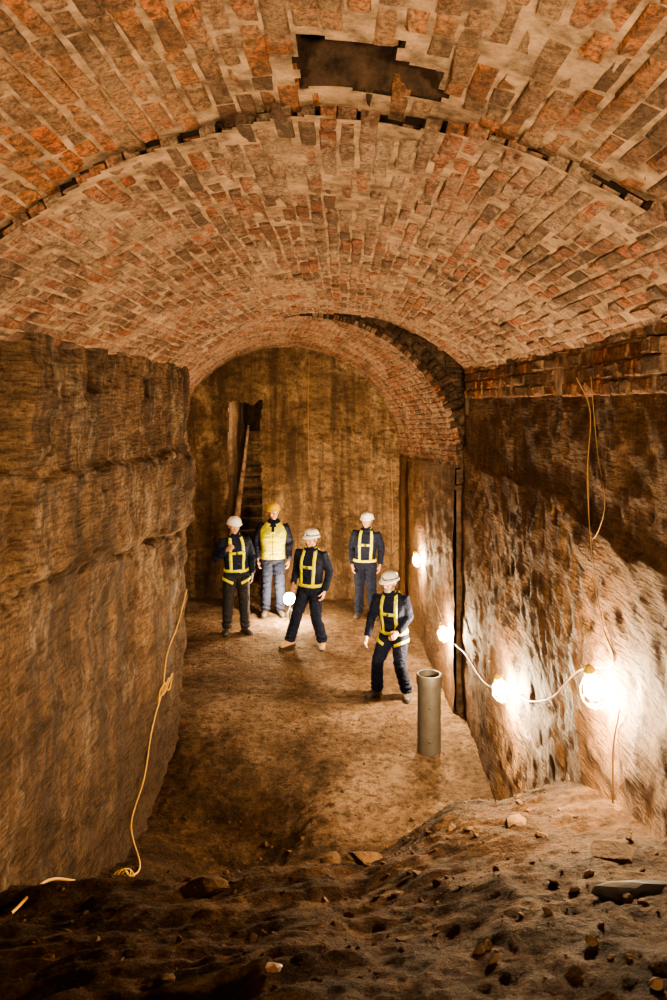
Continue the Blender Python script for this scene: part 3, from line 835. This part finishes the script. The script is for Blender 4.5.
def worker(loc, rot, scale, P, N, hipyaw, shyaw, arms, legs, headrot, hat, hair, lamp=False, boots=None, harness='front', vest=False, trousers=None, beard=None, moust=None, name='worker_in_hard_hat'):
    root = bpy.data.objects.new(name, None); COL.objects.link(root)
    root.location = loc; root.rotation_euler = (0, 0, rot); root.scale = (scale,)*3
    P = Vector(P); N = Vector(N); up = (N-P).normalized()
    def sv(y): return Vector((math.cos(y), math.sin(y), 0))
    hs = sv(hipyaw); ss = sv(shyaw); ss = (ss-up*ss.dot(up)).normalized()
    fw = ss.cross(up).normalized()
    L = (N-P).length
    secs = [(-.15, .125, .105, 0), (-.02, .180, .135, -.005), (.15, .175, .13, 0), (.3, .172, .128, .0), (.55, .192, .142, .008), (.75, .205, .138, .006), (.88, .18, .112, -.005), (.97, .11, .082, -.012), (1.03, .074, .07, -.01), (1.09, .068, .068, 0)]
    v = []; f = []; n = 22
    for (t, a, b, fo) in secs:
        k = min(max(t, 0), 1); s = hs.lerp(ss, k).normalized(); g = s.cross(up).normalized()
        c = P+up*L*t+g*fo
        for j in range(n):
            an = 2*math.pi*j/n; ca_, sa = math.cos(an), math.sin(an)
            v.append(tuple(c+s*a*math.copysign(abs(ca_)**.85, ca_)+g*b*math.copysign(abs(sa)**.85, sa)))
    for i in range(len(secs)-1):
        for j in range(n):
            k = (j+1) % n; f.append((i*n+j, i*n+k, (i+1)*n+k, (i+1)*n+j))
    f.append(tuple(range(n))[::-1]); f.append(tuple(range((len(secs)-1)*n, len(secs)*n)))
    parts = [(v, f)]; handp = []; bootp = []; soles = []
    for sg, (el, wr_, thumb, palm, curl) in zip((-1, 1), arms):
        sh = P+up*L*.88+ss*.182*sg
        inn = P+up*L*.86+ss*.10*sg
        el = Vector(el); wr_ = Vector(wr_)
        parts.append(limb([inn, sh, sh.lerp(el, .45), el.lerp(sh, .08), el, el.lerp(wr_, .3), wr_.lerp(el, .12), wr_], [.075, .074, .068, .060, .057, .056, .049, .047], 16, endcap=.3))
        handp += hand_parts(wr_+(wr_-el).normalized()*.02, wr_-el, thumb, palm, curl)
    for sg, (kn, an, yaw) in zip((-1, 1), legs):
        hp = P+hs*.092*sg-Vector((0, 0, .01)); kn = Vector(kn); an = Vector(an)
        parts.append(limb([hp+Vector((0, 0, .05)), hp, hp.lerp(kn, .45), kn.lerp(hp, .06), kn.lerp(an, .06), kn.lerp(an, .4), an.lerp(kn, .2), an+(kn-an).normalized()*.01], [.098, .108, .098, .082, .078, .078, .074, .075], 18, endcap=.15))
        bp, so_ = boot_parts(an, yaw); bootp += bp; soles.append(so_)
    body = union('overalls', parts, .0125, [M_navy, trousers or M_navy], 5, wr=.008)
    if trousers:
        me = body.data; cz = np.zeros(len(me.polygons)*3); me.polygons.foreach_get('center', cz); cz = cz.reshape(-1, 3)
        inarm = np.zeros(len(cz), bool)
        for (el, wr_, *_r) in arms:
            for p in (el, wr_, tuple(Vector(el).lerp(Vector(wr_), .5))):
                inarm |= np.linalg.norm(cz-np.array(p), axis=1) < .136
        idx = ((cz[:, 2] < P.z-.02) & ~inarm | (cz[:, 2] < P.z-.2)).astype(np.int32); me.polygons.foreach_set('material_index', idx)
    body.parent = root
    hd = union('hands', handp, .0042, M_skin, 1); hd.parent = root
    bt = union('boots', bootp, .008, boots or M_boot, 2); bt.parent = root
    so_ = parts_obj('boot_soles', [(*s, M_black) for s in soles]); so_.parent = root
    hc = N+up*.155+fw*.022
    rx, ry, rz = headrot
    R = Matrix.Translation(hc)@Matrix.Rotation(rz, 4, 'Z')@Matrix.Rotation(ry, 4, 'Y')@Matrix.Rotation(rx, 4, 'X')
    ho, feats = head(hair, beard, moust)
    ho.matrix_local = R; ho.parent = root
    fo = parts_obj('face_features', feats); fo.matrix_local = R; fo.parent = root
    he = parts_obj('hard_hat', helmet(hat, lamp)); he.matrix_local = R@Matrix.Rotation(-.06, 4, 'X'); he.parent = root
    bvh = BVHTree.FromPolygons([v.co.copy() for v in body.data.vertices], [tuple(p.vertices) for p in body.data.polygons])
    def tp(x, y, t):
        s = hs.lerp(ss, min(max(t, 0), 1)).normalized(); g = s.cross(up).normalized()
        return P+up*L*t+s*x+g*y
    st = []
    M_s = M_hiv
    st.append((*ribbon(bvh, [tp(.075*math.cos(a), .075*math.sin(a)+.01, 1.0+.02*math.sin(-a)) for a in np.linspace(0, 2*math.pi, 13)], .04, .008, .005, n=3), M_navy))
    if harness:
        for sg in (-1, 1):
            st.append((*ribbon(bvh, [tp(.10*sg, .13, .10), tp(.105*sg, .145, .45), tp(.10*sg, .14, .75), tp(.095*sg, .09, .97), tp(.085*sg, .0, 1.04), tp(.07*sg, -.1, .92), tp(0, -.14, .66), tp(-.08*sg, -.13, .35), tp(-.1*sg, -.13, .08)], .048), M_s))
        st.append((*ribbon(bvh, [tp(-.11, .15, .58), tp(0, .16, .58), tp(.11, .15, .58)], .042, .012), M_s))
        st.append((*ribbon(bvh, [tp(.19*math.cos(a), .15*math.sin(a), .09) for a in np.linspace(0, 2*math.pi, 15)], .045, .009, n=4), M_s))
        st.append((*ell(tuple(bvh.find_nearest(tp(0, .2, .58))[0]+fw*.02), (.022, .022, .022)), M_steel))
        for sg, (kn, an, yaw) in zip((-1, 1), legs):
            hp = P+hs*.092*sg; kk = Vector(kn)
            c = hp.lerp(kk, .28); g = hs.cross(Vector((0, 0, 1)))
            if harness == 'full':
                st.append((*ribbon(bvh, [c+hs*sg*.11*math.cos(a)+g*.11*math.sin(a)+Vector((0, 0, .05*math.cos(a))) for a in np.linspace(-1.2, 1.9, 8)], .04, .009, n=4), M_s))
    if vest:
        vv, ff = [], []; secs2 = [(-.02, .20, .155, 0), (.15, .195, .148, 0), (.3, .19, .145, 0), (.55, .208, .158, .008), (.75, .218, .154, .006), (.88, .197, .130, -.005), (.97, .130, .10, -.012), (1.015, .092, .083, -.01)]
        n = 40
        for (t, a, b, fo_) in secs2:
            k = min(max(t, 0), 1); s = hs.lerp(ss, k).normalized(); g = s.cross(up).normalized(); c = P+up*L*t+g*fo_
            for j in range(n):
                an = 2*math.pi*(j+.5)/n; ca_, sa = math.cos(an), math.sin(an)
                vv.append(tuple(c+s*a*math.copysign(abs(ca_)**.85, ca_)+g*b*math.copysign(abs(sa)**.85, sa)))
        for i in range(len(secs2)-1):
            for j in range(n):
                k = (j+1) % n; an = 2*math.pi*(j+1)/n
                dfront = abs((an-math.pi/2))
                if i >= 4 and dfront < .12+.1*(i-4): continue
                ff.append((i*n+j, i*n+k, (i+1)*n+k, (i+1)*n+j))
        st.append((vv, ff, M_hiv))
        vb = BVHTree.FromPolygons([Vector(q) for q in vv], ff)
        st.append((*ribbon(vb, [tp(.21*math.cos(a), .16*math.sin(a), .2) for a in np.linspace(0, 2*math.pi, 15)], .05, .004, n=4), M_refl))
        for sg in (-1, 1):
            st.append((*ribbon(vb, [tp(.10*sg, .15, .22), tp(.105*sg, .16, .5), tp(.11*sg, .14, .8), tp(.11*sg, .05, 1.0), tp(.11*sg, -.1, .85), tp(.1*sg, -.15, .4)], .045, .004), M_refl))
        st.append((*ribbon(vb, [tp(0, .16, .0), tp(0, .16, .3), tp(0, .16, .7)], .012, .004), M_dark))
    s_ob = parts_obj('harness_straps' if not vest else 'hi_vis_vest', st); s_ob.parent = root
    return root

# A: left, hand raised to chest strap
worker((-1.69, 11.86, fh(-1.69, 11.86)), math.radians(16), 1.02, (.02, 0, .93), (-.01, .0, 1.50), 0, .08,
       [((-.30, .0, 1.17), (-.17, -.22, 1.32), (.3, .2, 1), (1, .3, 0), .6), ((.27, .07, 1.17), (.25, -.08, .93), (0, -1, 0), (-1, 0, 0), .35)],
       [((-.11, -.02, .50), (-.12, .02, .085), -.25), ((.13, -.07, .49), (.15, -.03, .085), .4)],
       (0.05, .04, .1), M_hatw, M_grey, harness='full', trousers=M_dark, moust=M_grey)
# B: back, hi-vis vest, yellow helmet
worker((-1.19, 12.85, fh(-1.19, 12.85)), math.radians(5), 1.065, (0, 0, .93), (.015, 0, 1.50), 0, -.05,
       [((-.27, .04, 1.17), (-.24, -.08, .93), (0, -1, 0), (1, 0, 0), .35), ((.275, .05, 1.17), (.26, -.06, .92), (0, -1, 0), (-1, 0, 0), .35)],
       [((-.10, -.02, .50), (-.11, .0, .085), -.2), ((.11, -.04, .50), (.12, .0, .085), .3)],
       (0.02, -.04, .12), M_haty, M_brown, harness=None, vest=True)
# C: centre, striding
worker((-.52, 11.15, fh(-.52, 11.15)), math.radians(-22), 1.0, (.06, .0, .90), (.08, -.02, 1.47), -.1, .1,
       [((-.19, .06, 1.15), (-.15, -.16, .98), (.6, -.6, .3), (1, .3, -.3), .5), ((.34, .06, 1.14), (.31, -.05, .89), (0, -1, 0), (-1, 0, 0), .4)],
       [((-.12, -.10, .49), (-.27, -.03, .085), -.35), ((.16, -.04, .48), (.21, .10, .085), .35)],
       (0.05, .05, -.15), M_hatw, M_brown, lamp=True, boots=M_tan, harness='front')
# D: back right
worker((.406, 12.68, fh(.406, 12.68)), math.radians(-6), .985, (-.02, 0, .93), (.01, 0, 1.50), .05, 0,
       [((-.255, .06, 1.17), (-.23, -.04, .92), (0, -1, 0), (1, 0, 0), .35), ((.265, .06, 1.17), (.245, -.05, .93), (0, -1, 0), (-1, 0, 0), .35)],
       [((-.11, -.01, .50), (-.12, .02, .085), -.25), ((.10, -.06, .49), (.13, -.04, .085), .35)],
       (0.05, .03, -.2), M_hatw, M_grey, harness='front')
# E: front right, leaning on bent knees
worker((.60, 9.25, fh(.60, 9.25)), math.radians(-28), .92, (.04, .03, .86), (.03, -.06, 1.42), -.1, .15,
       [((-.21, -.14, 1.08), (-.20, -.30, .89), (0, -.8, .6), (1, 0, -.4), .4), ((.26, .02, 1.10), (.20, -.20, .97), (-.4, -.8, .4), (-1, 0, -.3), .5)],
       [((-.14, -.13, .48), (-.20, -.0, .085), -.4), ((.16, -.06, .47), (.19, .10, .085), .45)],
       (0.12, 0, -.2), M_hatw, M_grey, lamp=True, harness='full', beard=M_grey)

# ------------------------------------------------------------------ world, camera
w = bpy.data.worlds.new('w'); scene.world = w; w.use_nodes = True
w.node_tree.nodes['Background'].inputs[0].default_value = (.02, .014, .009, 1); w.node_tree.nodes['Background'].inputs[1].default_value = .3
cam = bpy.data.cameras.new('camera'); co = bpy.data.objects.new('camera', cam); COL.objects.link(co)
co.location = (0, 0, 3.67); co.rotation_euler = (math.pi/2, 0, 0)
cam.sensor_width = 36; cam.lens = 27; cam.shift_x = -.0085; cam.shift_y = -.1; cam.clip_start = .05
scene.camera = co
scene.view_settings.view_transform = 'AgX'
scene.view_settings.look = 'AgX - Medium High Contrast'
scene.view_settings.exposure = 0.12
